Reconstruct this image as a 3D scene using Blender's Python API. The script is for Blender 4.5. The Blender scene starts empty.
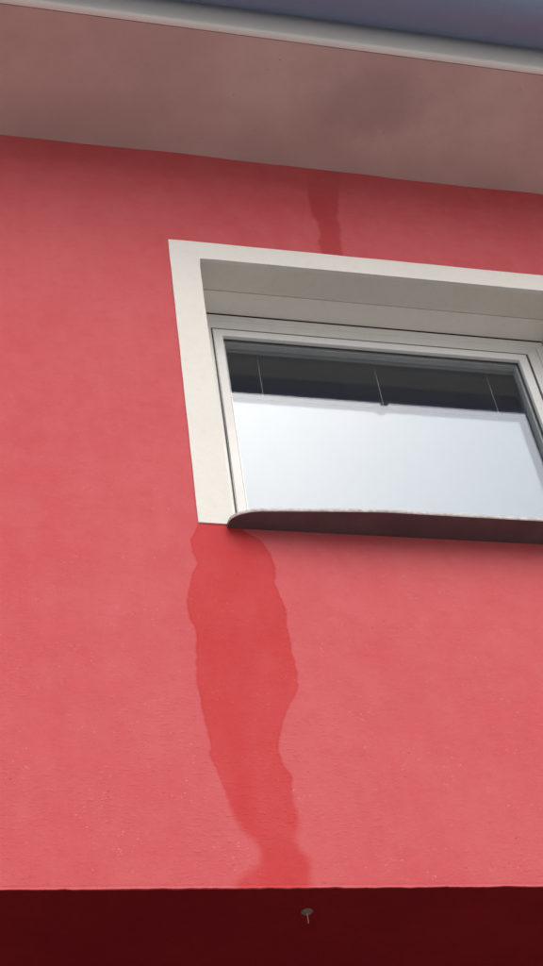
import bpy, bmesh, math, random
from mathutils import Matrix, Vector, noise
random.seed(7)
scene = bpy.context.scene
col = scene.collection

# ------------------------------------------------------------------ camera
cam_d = bpy.data.cameras.new('camera')
cam = bpy.data.objects.new('camera', cam_d); col.objects.link(cam)
cam_d.sensor_fit = 'VERTICAL'; cam_d.sensor_height = 36.0
cam_d.lens = 1385.14 / 966.0 * 36.0
cam_d.clip_start = 0.05; cam_d.clip_end = 4000
right = (0.97360494, -0.19729443, -0.11475334)
up = (-0.05798291, -0.700084, 0.71170245)
back = (-0.22075191, -0.68626329, -0.69304494)
cam.matrix_world = Matrix(((right[0], up[0], back[0], 0.0),
                           (right[1], up[1], back[1], -2.8),
                           (right[2], up[2], back[2], 1.6),
                           (0, 0, 0, 1)))
scene.camera = cam

# ------------------------------------------------------------------ sky and sun (thin bright overcast)
SUN_EL, SUN_AZ = math.radians(52), math.radians(12)      # azimuth measured from straight in front of the wall
world = bpy.data.worlds.new('World'); scene.world = world; world.use_nodes = True
wt = world.node_tree; wt.nodes.clear()
sky = wt.nodes.new('ShaderNodeTexSky'); sky.sky_type = 'NISHITA'; sky.sun_disc = False
sky.sun_elevation = SUN_EL; sky.sun_rotation = math.radians(180) - SUN_AZ
sky.dust_density = 4.0; sky.air_density = 1.0; sky.ozone_density = 1.0
hs = wt.nodes.new('ShaderNodeHueSaturation'); hs.inputs['Saturation'].default_value = 1.0
bg = wt.nodes.new('ShaderNodeBackground'); bg.inputs['Strength'].default_value = 0.062
wo = wt.nodes.new('ShaderNodeOutputWorld')
wt.links.new(sky.outputs[0], hs.inputs['Color']); wt.links.new(hs.outputs[0], bg.inputs[0]); wt.links.new(bg.outputs[0], wo.inputs[0])
sun_d = bpy.data.lights.new('sun', 'SUN'); sun_d.energy = 1.5; sun_d.angle = math.radians(80); sun_d.color = (1.0, 0.965, 0.915)
sun = bpy.data.objects.new('sun', sun_d); col.objects.link(sun)
sd = Vector((math.sin(SUN_AZ) * math.cos(SUN_EL), -math.cos(SUN_AZ) * math.cos(SUN_EL), math.sin(SUN_EL)))
sun.rotation_euler = sd.to_track_quat('Z', 'Y').to_euler(); sun.location = (2, -12, 15)

scene.view_settings.view_transform = 'Standard'; scene.view_settings.look = 'None'
scene.view_settings.gamma = 1.0; scene.view_settings.use_curve_mapping = False
scene.view_settings.exposure = 0.84
scene.render.resolution_x = 576; scene.render.resolution_y = 1024

# ------------------------------------------------------------------ helpers
class NT:
    def __init__(s, name):
        s.m = bpy.data.materials.new(name); s.m.use_nodes = True
        s.t = s.m.node_tree; s.t.nodes.clear()
        s.out = s.n('ShaderNodeOutputMaterial')
    def n(s, typ, **kw):
        x = s.t.nodes.new(typ)
        for k, v in kw.items(): setattr(x, k, v)
        return x
    def put(s, sock, v):
        if isinstance(v, bpy.types.NodeSocket): s.t.links.new(v, sock)
        else: sock.default_value = v
    def coord(s): return s.n('ShaderNodeTexCoord').outputs['Object']
    def mapping(s, vec, scale=(1, 1, 1), loc=(0, 0, 0)):
        x = s.n('ShaderNodeMapping'); s.put(x.inputs['Vector'], vec)
        x.inputs['Scale'].default_value = scale; x.inputs['Location'].default_value = loc
        return x.outputs[0]
    def noise(s, vec, scale, detail=4, rough=.55, dist=0):
        x = s.n('ShaderNodeTexNoise'); s.put(x.inputs['Vector'], vec)
        x.inputs['Scale'].default_value = scale; x.inputs['Detail'].default_value = detail
        x.inputs['Roughness'].default_value = rough; x.inputs['Distortion'].default_value = dist
        return x.outputs[0]
    def voro(s, vec, scale, rand=1.0):
        x = s.n('ShaderNodeTexVoronoi'); s.put(x.inputs['Vector'], vec)
        x.inputs['Scale'].default_value = scale; x.inputs['Randomness'].default_value = rand
        return x
    def rng(s, v, a, b, c=0.0, d=1.0, smooth=True):
        x = s.n('ShaderNodeMapRange', interpolation_type='SMOOTHSTEP' if smooth else 'LINEAR')
        s.put(x.inputs[0], v)
        for i, q in enumerate((a, b, c, d)): s.put(x.inputs[i + 1], q)
        return x.outputs[0]
    def math(s, op, a, b=0.0):
        x = s.n('ShaderNodeMath', operation=op); s.put(x.inputs[0], a); s.put(x.inputs[1], b); return x.outputs[0]
    def mix(s, f, a, b, blend='MIX'):
        x = s.n('ShaderNodeMix', data_type='RGBA', blend_type=blend)
        s.put(x.inputs[0], f)
        for sock, v in ((x.inputs[6], a), (x.inputs[7], b)):
            s.put(sock, v if isinstance(v, bpy.types.NodeSocket) else (*v, 1.0))
        return x.outputs[2]
    def attr(s, name):
        return s.n('ShaderNodeAttribute', attribute_name=name).outputs['Fac']
    def bump(s, h, dist, strength=1.0, normal=None):
        x = s.n('ShaderNodeBump'); s.put(x.inputs['Height'], h)
        x.inputs['Distance'].default_value = dist; x.inputs['Strength'].default_value = strength
        if normal is not None: s.put(x.inputs['Normal'], normal)
        return x.outputs[0]
    def principled(s, color, rough=.8, metal=0.0, normal=None, spec=.5):
        b = s.n('ShaderNodeBsdfPrincipled')
        s.put(b.inputs['Base Color'], color if isinstance(color, bpy.types.NodeSocket) else (*color, 1.0))
        s.put(b.inputs['Roughness'], rough); s.put(b.inputs['Metallic'], metal)
        b.inputs['Specular IOR Level'].default_value = spec
        if normal is not None: s.put(b.inputs['Normal'], normal)
        s.t.links.new(b.outputs[0], s.out.inputs[0])
        return s.m

def link(name, me, mat, parent=None):
    o = bpy.data.objects.new(name, me); col.objects.link(o)
    if mat: me.materials.append(mat)
    if parent is not None: o.parent = parent
    return o
def bm_obj(name, bm, mat, parent=None, smooth=False):
    me = bpy.data.meshes.new(name)
    bmesh.ops.recalc_face_normals(bm, faces=bm.faces)
    bm.to_mesh(me); bm.free()
    if smooth:
        for p in me.polygons: p.use_smooth = True
    return link(name, me, mat, parent)
def add_box(bm, x0, x1, y0, y1, z0, z1):
    v = [bm.verts.new((x, y, z)) for x in (x0, x1) for y in (y0, y1) for z in (z0, z1)]
    for f in ((0, 1, 3, 2), (4, 6, 7, 5), (0, 4, 5, 1), (2, 3, 7, 6), (0, 2, 6, 4), (1, 5, 7, 3)):
        bm.faces.new([v[i] for i in f])
    return v
def box(name, x0, x1, y0, y1, z0, z1, mat, parent=None, bevel=0.0, seg=2):
    bm = bmesh.new(); add_box(bm, x0, x1, y0, y1, z0, z1)
    if bevel: bmesh.ops.bevel(bm, geom=bm.edges[:], offset=bevel, segments=seg, affect='EDGES', profile=.5)
    return bm_obj(name, bm, mat, parent)
def prism(name, prof, x0, x1, mat, parent=None, nx=1, smooth=False, jit=None, caps=True):
    """closed profile of (y, z) points extruded along x"""
    bm = bmesh.new(); rings = []
    for i in range(nx + 1):
        x = x0 + (x1 - x0) * i / nx
        rings.append([bm.verts.new((x, y + (jit(x, k)[0] if jit else 0), z + (jit(x, k)[1] if jit else 0))) for k, (y, z) in enumerate(prof)])
    n = len(prof)
    for i in range(nx):
        for k in range(n):
            bm.faces.new((rings[i][k], rings[i][(k + 1) % n], rings[i + 1][(k + 1) % n], rings[i + 1][k]))
    if caps:
        bm.faces.new(rings[0]); bm.faces.new(rings[-1])
    return bm_obj(name, bm, mat, parent, smooth)
def cyl(name, p0, p1, r, mat, parent=None, seg=10, smooth=True):
    bm = bmesh.new(); a = Vector(p0); b = Vector(p1); d = (b - a).normalized()
    u = d.orthogonal().normalized(); w = d.cross(u)
    r0 = [bm.verts.new(a + (u * math.cos(t) + w * math.sin(t)) * r) for t in [2 * math.pi * i / seg for i in range(seg)]]
    r1 = [bm.verts.new(b + (u * math.cos(t) + w * math.sin(t)) * r) for t in [2 * math.pi * i / seg for i in range(seg)]]
    for i in range(seg): bm.faces.new((r0[i], r0[(i + 1) % seg], r1[(i + 1) % seg], r1[i]))
    bm.faces.new(r0); bm.faces.new(r1)
    return bm_obj(name, bm, mat, parent)
def empty(name, loc, label=None, cat=None):
    o = bpy.data.objects.new(name, None); col.objects.link(o)   # child meshes are modelled in world metres
    o.empty_display_size = .2
    if label: o['label'] = label; o['category'] = cat
    return o
def n1(x, s, seed): return noise.noise((x * s, seed * 3.7, .5))

# ------------------------------------------------------------------ dimensions (metres)
X0, X1 = -5.0, 7.2            # house ends
ZB, ZT = 3.125, 6.17          # upper wall bottom, eave soffit
OL, OR, OB, OT = 0.769, 2.131, 4.25, 5.509      # window opening
TL, TR, TT = 0.667, 2.233, 5.604                # outer edge of the white surround
EY = -0.505                   # outer edge of eave soffit

# ------------------------------------------------------------------ materials
STAIN_A = [(0.664, 4.241), (0.64, 4.183), (0.642, 4.138), (0.653, 4.101), (0.629, 4.042), (0.612, 3.963), (0.616, 3.908), (0.632, 3.861), (0.623, 3.781), (0.619, 3.704), (0.627, 3.605), (0.636, 3.533), (0.633, 3.475), (0.651, 3.418), (0.666, 3.362), (0.675, 3.308), (0.695, 3.27), (0.721, 3.244), (0.732, 3.213), (0.724, 3.182), (0.688, 3.156), (0.668, 3.136), (0.659, 3.09), (0.834, 3.09), (0.846, 3.171), (0.846, 3.202), (0.825, 3.223), (0.819, 3.249), (0.835, 3.298), (0.827, 3.353), (0.834, 3.42), (0.819, 3.449), (0.809, 3.489), (0.817, 3.537), (0.831, 3.586), (0.866, 3.648), (0.885, 3.687), (0.89, 3.739), (0.884, 3.804), (0.886, 3.852), (0.881, 3.885), (0.886, 3.934), (0.876, 3.99), (0.865, 4.04), (0.872, 4.1), (0.863, 4.152), (0.843, 4.196), (0.805, 4.224), (0.778, 4.246), (0.734, 4.29), (0.675, 4.28)]
STAIN_B = [(1.271, 6.244), (1.236, 6.07), (1.226, 5.97), (1.218, 5.86), (1.235, 5.804), (1.24, 5.735), (1.223, 5.681), (1.224, 5.609), (1.219, 5.553), (1.3, 5.566), (1.305, 5.616), (1.314, 5.702), (1.323, 5.784), (1.323, 5.855), (1.342, 5.954), (1.36, 6.056), (1.414, 6.273)]

def mat_wall():
    s = NT('red_render'); co = s.coord()
    big = s.noise(co, 1.6, 5, .6); mid = s.noise(s.mapping(co, (1, 1, .8)), 9, 5, .6)
    streak = s.noise(s.mapping(co, (7, 7, .7)), 2.2, 4, .55)
    base = s.mix(s.rng(big, .3, .72), (.580, .094, .108), (.605, .120, .130))
    base = s.mix(s.rng(mid, .35, .75, 0, .6), base, (.62, .136, .146))
    mott = s.noise(s.mapping(co, (.8, 1, 1.2), (7, 3, 1)), 24, 5, .65)
    base = s.mix(s.rng(mott, .45, .75, 0, .45), base, (.545, .085, .098))
    base = s.mix(s.rng(s.noise(s.mapping(co, (.8, 1, 1.3), (1, 8, 3)), 85, 4, .65), .52, .78, 0, .35), base, (.64, .16, .165))
    base = s.mix(s.rng(streak, .42, .75, 0, .15), base, (.53, .082, .092))
    # scuffed pale grains and dark pinholes, more of them low down where splashes reach
    z = s.n('ShaderNodeSeparateXYZ'); s.put(z.inputs[0], co)
    lowf = s.rng(z.outputs[2], 5.2, 3.2, .25, 1.0)
    patch = s.rng(s.noise(co, 6.5, 3, .6), .42, .62)
    v1 = s.voro(s.mapping(co, (1, 1, 1.6)), 75)
    grain = s.math('MULTIPLY', s.rng(v1.outputs['Distance'], .32, .1), s.rng(s.noise(co, 43, 2), .50, .60))
    grain = s.math('MULTIPLY', s.math('MULTIPLY', grain, patch), lowf)
    base = s.mix(s.math('MULTIPLY', grain, .45), base, (.74, .32, .31))
    v2 = s.voro(s.mapping(co, (.8, 1, 1.7), (3.1, 0, 1.7)), 60)
    pit = s.math('MULTIPLY', s.rng(v2.outputs['Distance'], .26, .08), s.rng(s.noise(s.mapping(co, loc=(5, 0, 2)), 31, 2), .54, .62))
    pit = s.math('MULTIPLY', pit, s.math('MULTIPLY', lowf, s.rng(s.noise(s.mapping(co, loc=(9, 1, 4)), 5, 3), .45, .62)))
    base = s.mix(s.math('MULTIPLY', pit, .5), base, (.25, .03, .035))
    # damp patches
    edge = s.math('MULTIPLY', s.math('SUBTRACT', s.noise(co, 38, 4, .6), .5), .016)
    edge2 = s.math('MULTIPLY', s.math('SUBTRACT', s.noise(co, 11, 3, .6), .5), .02)
    da = s.math('ADD', s.attr('damp_a'), s.math('ADD', edge, s.math('MULTIPLY', edge2, .5)))
    soft = s.rng(z.outputs[2], 3.24, 3.42, .014, .0042)
    ma = s.rng(da, s.math('MULTIPLY', soft, -1.0), soft)
    ma = s.math('MULTIPLY', ma, s.rng(s.noise(s.mapping(co, (1.6, 1, .8)), 6, 5, .6), .3, .62, .8, 1.0))
    db = s.math('ADD', s.attr('damp_b'), s.math('ADD', edge, edge2))
    mb = s.math('MULTIPLY', s.rng(db, -.008, .010), s.rng(z.outputs[2], 6.15, 5.88, .2, .95))
    wet = s.math('MAXIMUM', ma, mb)
    base = s.mix(ma, base, s.mix(1.0, base, (.92, .45, .44), 'MULTIPLY'))
    base = s.mix(mb, base, s.mix(1.0, base, (.80, .52, .53), 'MULTIPLY'))
    # tide line
    ring = s.math('MULTIPLY', s.rng(s.math('ABSOLUTE', s.math('SUBTRACT', da, .004)), .005, 0.0), s.rng(z.outputs[2], 3.3, 3.5, 0, .35))
    base = s.mix(ring, base, s.mix(1.0, base, (.9, .72, .72), 'MULTIPLY'))
    h = s.math('ADD', s.math('MULTIPLY', s.noise(s.mapping(co, (.9, 1, 1.1)), 190, 3, .6), .6), s.math('MULTIPLY', s.noise(s.mapping(co, (.85, 1, 1.15)), 46, 4, .6), .5))
    ridge = s.noise(s.mapping(co, (.6, 1, 1.6), (2.2, 0, 6.1)), 75, 2, .55)
    rpatch = s.math('MULTIPLY', s.rng(s.noise(s.mapping(co, loc=(4, 2, 7)), 4.2, 4, .6), .40, .66), s.rng(z.outputs[2], 4.3, 3.25, .12, 1.0))
    h = s.math('ADD', h, s.math('MULTIPLY', s.math('MULTIPLY', s.rng(ridge, .52, .74), rpatch), .55))
    return s.principled(base, s.rng(wet, 0, 1, .9, .8), normal=s.bump(h, .0019, .8), spec=.22)

def mat_plain(name, a, b, scale=6, rough=.7, bumpd=0.0, bscale=120, metal=0, spec=.5, lo=.3, hi=.7, mott=.2, stretch=(1, 1, 1)):
    s = NT(name); co = s.mapping(s.coord(), stretch)
    c = s.mix(s.rng(s.noise(co, scale, 5, .6), lo, hi), a, b)
    c = s.mix(s.rng(s.noise(co, scale * 9, 4, .6), .45, .8, 0, mott), c, tuple(q * .8 for q in a))
    nrm = s.bump(s.noise(co, bscale, 4, .6), bumpd, .8) if bumpd else None
    r = s.rng(s.noise(co, scale * 2.3, 3), .3, .7, max(rough - .07, .05), min(rough + .07, 1))
    return s.principled(c, r, metal, nrm, spec)

def mat_soffit():
    s = NT('stained_cream_soffit_render'); co = s.coord()
    c = s.mix(s.rng(s.noise(co, 2.4, 5, .55), .33, .68), (.55, .42, .40), (.64, .505, .48))
    c = s.mix(s.rng(s.noise(s.mapping(co, (1, 1.3, 1)), 6.5, 5, .6), .45, .72, 0, .55), c, (.56, .43, .41))
    # old water mark on the plaster, right of the middle
    d = s.n('ShaderNodeVectorMath', operation='DISTANCE'); s.put(d.inputs[0], s.mapping(co, (.75, 1.0, 1))); d.inputs[1].default_value = (1.43 * .75, -.30, 6.17)
    dd = s.math('ADD', d.outputs['Value'], s.math('MULTIPLY', s.math('SUBTRACT', s.noise(co, 9, 5, .65), .5), .28))
    c = s.mix(s.rng(dd, .19, .08, 0, .4), c, (.38, .29, .275))
    c = s.mix(s.rng(s.noise(co, 70, 4, .65), .6, .8, 0, .35), c, (.36, .28, .26))
    spots = s.math('MULTIPLY', s.rng(s.voro(co, 28).outputs['Distance'], .13, .06), s.rng(s.noise(co, 17, 2), .58, .66))
    c = s.mix(s.math('MULTIPLY', spots, .7), c, (.2, .15, .14))
    return s.principled(c, .92, normal=s.bump(s.noise(co, 95, 4, .6), .0012, .8), spec=.2)

def mat_glass(name, base):
    s = NT(name)
    lw = s.n('ShaderNodeLayerWeight'); lw.inputs['Blend'].default_value = .5
    p = s.math('POWER', lw.outputs['Facing'], 5.0)
    fr = s.math('ADD', s.math('MULTIPLY', p, .94), base)
    tr = s.n('ShaderNodeBsdfTransparent'); tr.inputs[0].default_value = (.97, .985, .98, 1)
    gl = s.n('ShaderNodeBsdfGlossy'); gl.inputs['Roughness'].default_value = .0; gl.inputs[0].default_value = (.78, .86, 1, 1)   # coated glass, faintly blue
    mx = s.n('ShaderNodeMixShader'); s.put(mx.inputs[0], fr)
    s.t.links.new(tr.outputs[0], mx.inputs[1]); s.t.links.new(gl.outputs[0], mx.inputs[2]); s.t.links.new(mx.outputs[0], s.out.inputs[0])
    return s.m

M_WALL = mat_wall()
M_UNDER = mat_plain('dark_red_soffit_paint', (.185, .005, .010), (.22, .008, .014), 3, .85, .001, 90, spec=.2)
M_TRIM = mat_plain('white_render', (.80, .785, .73), (.82, .805, .755), 4, .85, .0015, 170, spec=.3)
M_LINT = mat_plain('lintel_render', (.78, .72, .64), (.82, .76, .68), 5, .85, .0012, 150, spec=.3)
M_PANEL = mat_plain('shutter_panel_white', (.85, .82, .75), (.87, .84, .77), 5, .55, spec=.4)
M_PVC = mat_plain('white_pvc', (.86, .86, .85), (.88, .88, .87), 5, .38, spec=.5)
M_GASK = mat_plain('grey_black_rubber', (.06, .06, .06), (.08, .08, .08), 20, .7)
M_GLASS = mat_glass('coated_glass', .058); M_GLASS2 = mat_glass('clear_glass', .045)
M_SILL = mat_plain('dark_stone_sill', (.085, .065, .075), (.11, .085, .095), 9, .6, .0015, 140)
M_SILLE = mat_plain('worn_sill_edge', (.42, .38, .36), (.74, .70, .67), 45, .7, .003, 110)
M_SOFF = mat_soffit()
M_FASC = mat_plain('pale_metal_fascia', (.78, .78, .76), (.82, .82, .80), 4, .5, 0, spec=.5, stretch=(.4, 1, 1))
M_ZINC = mat_plain('blue_grey_zinc', (.20, .27, .42), (.23, .30, .45), 3, .55, 0, metal=.25, stretch=(.35, 1, 1))
M_ROOF = mat_plain('roof_tile', (.13, .08, .07), (.18, .11, .09), 4, .8)
M_ROOM = mat_plain('room_paint', (.50, .51, .60), (.54, .55, .64), 2, .9)
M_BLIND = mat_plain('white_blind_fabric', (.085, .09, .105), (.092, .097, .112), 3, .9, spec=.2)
M_ALU = mat_plain('pale_aluminium', (.60, .60, .62), (.66, .66, .68), 9, .45, metal=.2)
M_DARKP = mat_plain('dark_plastic', (.03, .03, .035), (.045, .045, .05), 30, .5)
M_BROWN = mat_plain('weathered_metal', (.17, .13, .11), (.22, .17, .15), 90, .6, .001, 300)
M_WIRE = mat_plain('pale_wire', (.62, .55, .52), (.7, .62, .6), 90, .5)
M_GROUND = mat_plain('pale_paving', (.28, .27, .25), (.34, .325, .30), .8, .9, .004, 30)

# ------------------------------------------------------------------ ground
bm = bmesh.new(); n = 16; S = 1200
gv = [[bm.verts.new(((i / n - .5) * 2 * S, (j / n - .5) * 2 * S, 0)) for j in range(n + 1)] for i in range(n + 1)]
for i in range(n):
    for j in range(n): bm.faces.new((gv[i][j], gv[i + 1][j], gv[i + 1][j + 1], gv[i][j + 1]))
g = bm_obj('ground', bm, M_GROUND); g['kind'] = 'structure'

# ------------------------------------------------------------------ house
house = empty('house', (0, 0, 0), 'red rendered house upper floor with deep eave and one white framed window', 'house')

def seg_sd(px, pz, poly):
    d2 = 1e9; inside = False; n = len(poly); j = n - 1
    for i in range(n):
        ax, az = poly[j]; bx, bz = poly[i]
        ex, ez = bx - ax, bz - az
        wx, wz = px - ax, pz - az
        t = max(0.0, min(1.0, (wx * ex + wz * ez) / (ex * ex + ez * ez)))
        dx, dz = wx - ex * t, wz - ez * t
        q = dx * dx + dz * dz
        if q < d2: d2 = q
        if (az > pz) != (bz > pz) and px < (bx - ax) * (pz - az) / (bz - az) + ax: inside = not inside
        j = i
    d = math.sqrt(d2)
    return d if inside else -d

def lines(stops):
    out = []
    for (a, b, st) in stops:
        k = max(1, round((b - a) / st)); out += [a + (b - a) * i / k for i in range(k)]
    out.append(stops[-1][1]); return out
xs = lines([(X0, -.4, .5), (-.4, .58, .02), (.58, OL, .007), (OL, .93, .007), (.93, 1.16, .02), (1.16, 1.45, .009), (1.45, OR, .025), (OR, 2.9, .025), (2.9, X1, .5)])
zs = lines([(ZB, ZB + .012, .006), (ZB + .012, OB, .0085), (OB, OT, .03), (OT, ZT - .03, .012), (ZT - .03, ZT + .03, .015)])
def wall_y(x, z):
    return .0035 * noise.noise((x * 1.7, z * 1.7, 3.1)) + .0012 * noise.noise((x * 6, z * 6, 8.3))
wv = []; wf = []; wa = []; wb = []; idx = {}
def in_box(x, z, b): return b[0] <= x <= b[1] and b[2] <= z <= b[3]
for i, x in enumerate(xs):
    for j, z in enumerate(zs):
        if OL + 1e-6 < x < OR - 1e-6 and OB + 1e-6 < z < OT - 1e-6: continue
        idx[i, j] = len(wv)
        k = 0.0 if (OL - .12 < x < OR + .12 and OB - .12 < z < OT + .12) else 1.0
        zz = z + (.0022 * noise.noise((x * 14, 1.1, 0)) + .0016 * noise.noise((x * 45, 2.1, 0)) if j == 0 else 0)
        wv.append((x, wall_y(x, z) * k + (.0015 if j == 0 else 0), zz))
        wa.append(seg_sd(x, z, STAIN_A) if in_box(x, z, (.56, .94, 3.0, 4.3)) else -.1)
        wb.append(seg_sd(x, z, STAIN_B) if in_box(x, z, (1.15, 1.46, 5.5, 6.25)) else -.1)
for i in range(len(xs) - 1):
    for j in range(len(zs) - 1):
        q = [(i, j), (i + 1, j), (i + 1, j + 1), (i, j + 1)]
        xm, zm = (xs[i] + xs[i + 1]) / 2, (zs[j] + zs[j + 1]) / 2
        if OL < xm < OR and OB < zm < OT: continue
        wf.append([idx[k] for k in q])
front_n = len(wv)
# returns to the back of the wall (0.32 m thick)
YB = .32
def ret(path, yb=YB):
    base = len(wv)
    for k in path:
        x, y, z = wv[k]; wv.append((x, yb, z)); wa.append(-.1); wb.append(-.1)
    for a in range(len(path) - 1): wf.append([path[a], path[a + 1], base + a + 1, base + a])
nI, nJ = len(xs) - 1, len(zs) - 1
ret([idx[i, 0] for i in range(nI + 1)], .006); ret([idx[i, nJ] for i in range(nI + 1)])
ret([idx[0, j] for j in range(nJ + 1)]); ret([idx[nI, j] for j in range(nJ + 1)])
me = bpy.data.meshes.new('wall'); me.from_pydata(wv, [], wf)
for nm, dat in (('damp_a', wa), ('damp_b', wb)):
    at = me.attributes.new(nm, 'FLOAT', 'POINT'); at.data.foreach_set('value', dat)
me.update()
for p in me.polygons: p.use_smooth = len([v for v in p.vertices if v >= front_n]) == 0
wall = link('wall', me, M_WALL, house)
wall['label'] = 'red rendered upper wall with damp streaks below and above the window'

# underside of the overhang, recessed ground floor, end walls, back, roof
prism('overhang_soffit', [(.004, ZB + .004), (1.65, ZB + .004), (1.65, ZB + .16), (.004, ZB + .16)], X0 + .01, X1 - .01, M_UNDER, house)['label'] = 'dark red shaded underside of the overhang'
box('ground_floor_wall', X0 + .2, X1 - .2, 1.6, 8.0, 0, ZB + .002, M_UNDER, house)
box('side_wall', X0 + .002, X0 + .3, YB + .002, 8, ZB + .17, ZT, M_WALL, house)
box('side_wall', X1 - .3, X1 - .002, YB + .002, 8, ZB + .17, ZT, M_WALL, house)
box('back_wall', X0 + .31, X1 - .31, 7.7, 7.99, ZB + .17, ZT, M_WALL, house)
prism('roof', [(EY - .10, ZT + .265), (EY - .10, ZT + .30), (4.0, ZT + 2.4), (8.6, ZT + .30), (8.6, ZT + .265)], X0 - .4, X1 + .4, M_ROOF, house)

# eave soffit: rendered, its inner edge a little wavy where it meets the wall
def sj(x, k):
    w = .010 * n1(x, 1.3, 1) + .005 * n1(x, 4.1, 2) + .0025 * n1(x, 11, 3)
    return (0, w) if k in (4, 5, 6) else ((0, .003 * n1(x, 3, 5)) if k in (2, 3) else (0, 0))
prism('eave_soffit', [(YB, ZT + .262), (EY, ZT + .262), (EY, ZT + .002), (-.25, ZT), (-.02, ZT), (.004, ZT), (YB, ZT)], X0 - .3, X1 + .3, M_SOFF, house, nx=420, jit=sj)
# fascia with a rolled bottom nose
fp = [(EY - .003, ZT + .262), (EY - .003, ZT + .002)]
for a in range(0, 91, 15):
    t = math.radians(a); fp.append((EY - .003 - .022 * math.sin(t), ZT + .002 + .014 * (1 - math.cos(t)) * 1.0))
fp += [(EY - .027, ZT + .262)]
prism('fascia', fp, X0 - .3, X1 + .3, M_FASC, house, nx=60)

# ------------------------------------------------------------------ gutter
gut = empty('rain_gutter', (0, 0, 0), 'blue grey half round rain gutter along the eave edge', 'gutter')
GC, GZ, GR, GH = EY - .155, ZT + .166, .125, .100
prof = []
for a in range(180, 361, 9):
    t = math.radians(a); prof.append((GC - GR * math.cos(t), GZ + GH * math.sin(t)))
# prof runs from the wall side round the bottom to the outer side
prof = prof if prof[0][0] > prof[-1][0] else prof[::-1]
inner = [(GC + (y - GC) * .975, GZ + (z - GZ) * .975) for y, z in prof[::-1]]
prism('trough', prof + inner, X0 - .35, X1 + .35, M_ZINC, gut, nx=1, smooth=False)
o = gut.children[0]
for p in o.data.polygons: p.use_smooth = len(p.vertices) == 4
cyl('bead', (X0 - .35, GC - GR - .004, GZ + .004), (X1 + .35, GC - GR - .004, GZ + .004), .010, M_ZINC, gut, 14)
for p in gut.children[1].data.polygons: p.use_smooth = len(p.vertices) == 4
bx = X0
while bx < X1:
    pr = [(GC + (y - GC) * 1.025, GZ + (z - GZ) * 1.025) for y, z in prof]
    inn = [(GC + (y - GC) * 1.003, GZ + (z - GZ) * 1.003) for y, z in prof[::-1]]
    if not (-.4 < bx < 2.9): prism('bracket', pr + inn, bx, bx + .03, M_ZINC, gut)
    bx += .85
box('joint_clip', 1.920, 1.957, GC - GR - .034, GC - GR + .004, GZ - .012, GZ + .016, M_ZINC, gut, .004)
for jx in (-2.06, 1.845):                # lapped joints between gutter lengths
    pr = [(GC + (y - GC) * 1.006, GZ + (z - GZ) * 1.006) for y, z in prof]
    inn = [(GC + (y - GC) * 1.003, GZ + (z - GZ) * 1.003) for y, z in prof[::-1]]
    prism('joint_sleeve', pr + inn, jx, jx + .012, M_ZINC, gut)

# ------------------------------------------------------------------ white surround and reveal
bm = bmesh.new()
yo, yi = -.004, .012
def face_strip(pts):     # closed front outline -> slab
    a = [bm.verts.new((x, yo, z)) for x, z in pts]; b = [bm.verts.new((x, yi, z)) for x, z in pts]
    n = len(pts)
    bm.faces.new(a); bm.faces.new(b[::-1])
    for i in range(n): bm.faces.new((a[i], b[i], b[(i + 1) % n], a[(i + 1) % n]))
def wob(a, b, n, k):
    out = []
    for i in range(n):
        t = i / n; x = a[0] + (b[0] - a[0]) * t; z = a[1] + (b[1] - a[1]) * t
        w = .0016 * noise.noise((x * 9, z * 9, k)) if i else 0
        out.append((x + w, z + w))
    return out
c8 = [(TL, OB), (TL, TT), (TR, TT), (TR, OB), (OR, OB), (OR, OT), (OL, OT), (OL, OB)]
pts = []
for i in range(8): pts += wob(c8[i], c8[(i + 1) % 8], 26 if i in (0, 1, 2, 4, 5, 6) else 5, i + .3)
face_strip(pts)
bmesh.ops.bevel(bm, geom=[e for e in bm.edges if all(abs(v.co.y - yo) < 1e-6 for v in e.verts)], offset=.0035, segments=3, affect='EDGES', profile=.5)
sur = bm_obj('window_surround', bm, M_TRIM, house)
sur['label'] = 'white rendered band framing the window opening'
FY = .23
box('reveal', OL - .15, OL - .001, .061, FY + .09, OB - .05, OT + .15, M_TRIM, house)
box('reveal', OR + .001, OR + .15, .061, FY + .09, OB - .05, OT + .15, M_TRIM, house)
lin = box('lintel', OL, OR, .0125, .128, OT + .001, OT + .12, M_LINT, house)
pan = box('shutter_panel', OL + .03, OR, .1305, FY + .0, OT - .0015, OT + .1, M_PANEL, house, .0015)

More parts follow.
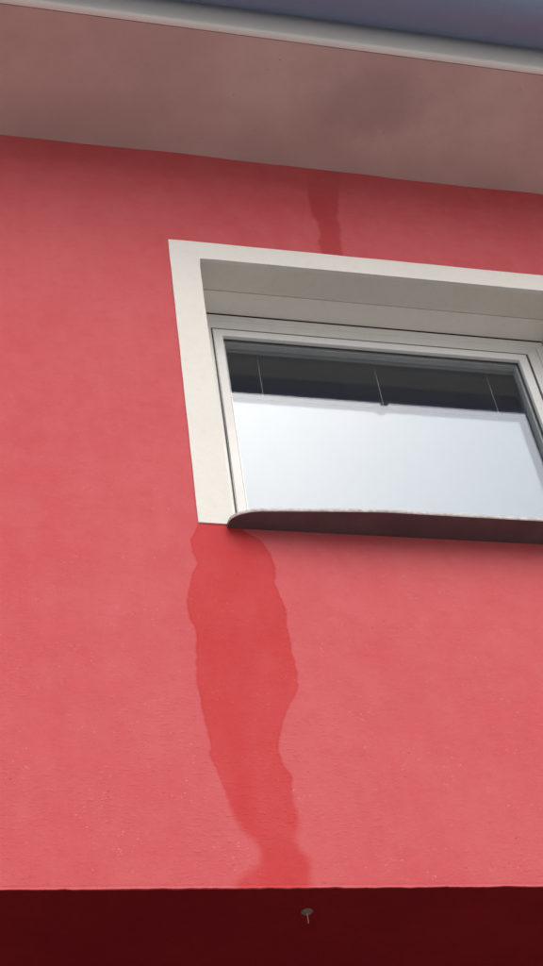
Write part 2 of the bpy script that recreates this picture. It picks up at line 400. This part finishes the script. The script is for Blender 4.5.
# ------------------------------------------------------------------ window
win = bpy.data.objects.new('window', None); col.objects.link(win); win.parent = house
win['label'] = 'white plastic double glazed window with dark gasket lines'
def ring(name, x0, x1, z0, z1, w, y0, y1, mat, parent, bev=.003, wb=None):
    wb = wb or w
    bm = bmesh.new()
    o = [(x0, z0), (x1, z0), (x1, z1), (x0, z1)]; i_ = [(x0 + w, z0 + wb), (x1 - w, z0 + wb), (x1 - w, z1 - w), (x0 + w, z1 - w)]
    V = {}
    for nm, pts in (('o', o), ('i', i_)):
        for k, (x, z) in enumerate(pts):
            V[nm, k, 0] = bm.verts.new((x, y0, z)); V[nm, k, 1] = bm.verts.new((x, y1, z))
    for k in range(4):
        l = (k + 1) % 4
        bm.faces.new((V['o', k, 0], V['o', l, 0], V['i', l, 0], V['i', k, 0]))
        bm.faces.new((V['o', k, 1], V['o', l, 1], V['i', l, 1], V['i', k, 1]))
        bm.faces.new((V['o', k, 0], V['o', l, 0], V['o', l, 1], V['o', k, 1]))
        bm.faces.new((V['i', k, 0], V['i', l, 0], V['i', l, 1], V['i', k, 1]))
    if bev:
        es = [e for e in bm.edges if abs((e.verts[0].co - e.verts[1].co).y) < 1e-6 and not (abs(e.verts[0].co.x - e.verts[1].co.x) > 1e-4 and abs(e.verts[0].co.z - e.verts[1].co.z) > 1e-4)]
        bmesh.ops.bevel(bm, geom=es, offset=bev, segments=2, affect='EDGES', profile=.5)
    return bm_obj(name, bm, mat, parent)
fx0, fx1, fz0, fz1 = OL + .003, OR - .003, OB + .03, OT - .005
box('head_joint', OL + .004, OR - .004, FY + .012, FY + .06, fz1 - .002, OT + .02, M_GASK, win)
ring('outer_frame', fx0, fx1, fz0, fz1, .031, FY + .001, FY + .08, M_PVC, win, .003)
ring('frame_rebate', fx0 + .032, fx1 - .032, fz0 + .032, fz1 - .030, .0425, FY + .004, FY + .079, M_PVC, win, .003)
sx0, sx1, sz0, sz1 = .8485, 2.0425, 4.36, 5.4225
ring('sash_gasket', sx0 - .004, sx1 + .004, sz0 - .004, sz1 + .004, .012, FY + .0025, FY + .075, M_GASK, win, 0)
ring('sash', sx0, sx1, sz0, sz1, .0355, FY, FY + .078, M_PVC, win, .004)
gx0, gx1, gz0, gz1 = sx0 + .0355, sx1 - .0355, sz0 + .0355, sz1 - .0355
ring('glazing_gasket', gx0 - .002, gx1 + .002, gz0 - .002, gz1 + .002, .006, FY + .016, FY + .0215, M_GASK, win, 0)
ring('spacer_bar', gx0 + .001, gx1 - .001, gz0 + .001, gz1 - .001, .009, FY + .0265, FY + .0505, M_ALU, win, 0)
box('pane', gx0 + .0005, gx1 - .0005, FY + .022, FY + .026, gz0 + .0005, gz1 - .0005, M_GLASS, win)
box('pane', gx0 + .0005, gx1 - .0005, FY + .051, FY + .055, gz0 + .0005, gz1 - .0005, M_GLASS2, win)

# sill: slab with softly rounded, slightly bowed nose
def sill_front(x):
    e = min(x - .75, 2.15 - x)           # distance from the nearer end
    y = -.101 + .030 * max(0.0, 1 - e / .45) ** 1.2
    if e < .09: y += .045 * (1 - math.sqrt(max(0.0, 1 - ((.09 - e) / .09) ** 2)))
    return y
bm = bmesh.new()
nx = 160; sxa, sxb = .75, 2.15
zb, zt = 4.236, 4.2475
pb, pt = [], []
for i in range(nx + 1):
    t = i / nx; t = .5 - .5 * math.cos(math.pi * t)
    x = sxa + (sxb - sxa) * t
    pb.append((x, sill_front(x))); 
wobz = lambda x: .0012 * noise.noise((x * 20, 4.4, 0)) + .0008 * noise.noise((x * 70, 4.4, 0))
fb = [bm.verts.new((x, y + .002, zb)) for x, y in pb]
fb2 = [bm.verts.new((x, y, zb + .003)) for x, y in pb]
ft = [bm.verts.new((x, y, zt - .002 + wobz(x))) for x, y in pb]
ft2 = [bm.verts.new((x, y + .003, zt + wobz(x))) for x, y in pb]
bb = [bm.verts.new((x, .003, zb)) for x, y in pb]
bt = [bm.verts.new((x, .003, zt + .006)) for x, y in pb]
rows = [bb, fb, fb2, ft, ft2, bt]
for r in range(len(rows) - 1):
    for i in range(nx): 
        f = bm.faces.new((rows[r][i], rows[r][i + 1], rows[r + 1][i + 1], rows[r + 1][i])); f.material_index = 1 if r in (1, 2, 3) else 0
bm.faces.new([r[0] for r in rows]); bm.faces.new([r[-1] for r in rows])
for i in range(nx): bm.faces.new((bb[i], bt[i], bt[i + 1], bb[i + 1]))
sill = bm_obj('sill', bm, M_SILL, win); sill.data.materials.append(M_SILLE)
sill['label'] = 'thin projecting sill slab with rounded end and dark underside'
box('sill_board', OL + .001, OR - .001, .004, FY + .02, zb + .014, OB + .029, M_SILL, win)

# ------------------------------------------------------------------ room behind the window
bm = bmesh.new()
rx0, rx1, ry0, ry1, rz0, rz1 = -.6, 3.6, YB + .002, 4.2, ZB + .25, 5.78
add_box(bm, rx0, rx1, ry1, ry1 + .1, rz0, rz1)
add_box(bm, rx0 - .1, rx0 - .001, ry0, ry1 + .1, rz0, rz1)
add_box(bm, rx1 + .001, rx1 + .1, ry0, ry1 + .1, rz0, rz1)
add_box(bm, rx0 - .1, rx1 + .1, ry0, ry1 + .1, rz1 + .001, rz1 + .1)
add_box(bm, rx0 - .1, rx1 + .1, ry0, ry1 + .1, rz0 - .1, rz0 - .001)
bm_obj('room', bm, M_ROOM, house)

# ------------------------------------------------------------------ blind behind the glass
BY = .335
bl = empty('window_blind', (0, 0, 0), 'lowered blind hanging on three thin cords behind the window glass', 'blind')
box('headrail', .86, 2.035, BY - .014, BY + .014, 5.435, 5.462, M_ALU, bl, .003)
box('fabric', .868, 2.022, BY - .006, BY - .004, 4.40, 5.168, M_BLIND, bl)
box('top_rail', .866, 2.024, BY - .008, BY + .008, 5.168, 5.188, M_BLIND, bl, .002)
for cx in (1.030, 1.472, 1.914):
    cyl('cord', (cx, BY, 5.187), (cx, BY, 5.44), .0012, M_WIRE, bl, 6)

# ------------------------------------------------------------------ small ceiling plate with a wire stub under the overhang
hook = empty('ceiling_plate', (0, 0, 0), 'small round plate with wire stub on the dark red underside', 'ceiling plate')
px, py, pz = .857, .119, ZB + .004
bm = bmesh.new()
rings = []
for r, dz in ((.0145, 0.0), (.0145, -.0025), (.012, -.005), (.004, -.006)):
    rings.append([bm.verts.new((px + r * math.cos(t), py + r * math.sin(t), pz + dz)) for t in [2 * math.pi * k / 24 for k in range(24)]])
for r in range(3):
    for k in range(24): bm.faces.new((rings[r][k], rings[r][(k + 1) % 24], rings[r + 1][(k + 1) % 24], rings[r + 1][k]))
bm.faces.new(rings[0]); bm.faces.new(rings[-1])
bm_obj('plate', bm, M_BROWN, hook)
cyl('wire', (px, py, pz - .005), (px, py, pz - .030), .0011, M_WIRE, hook, 8)
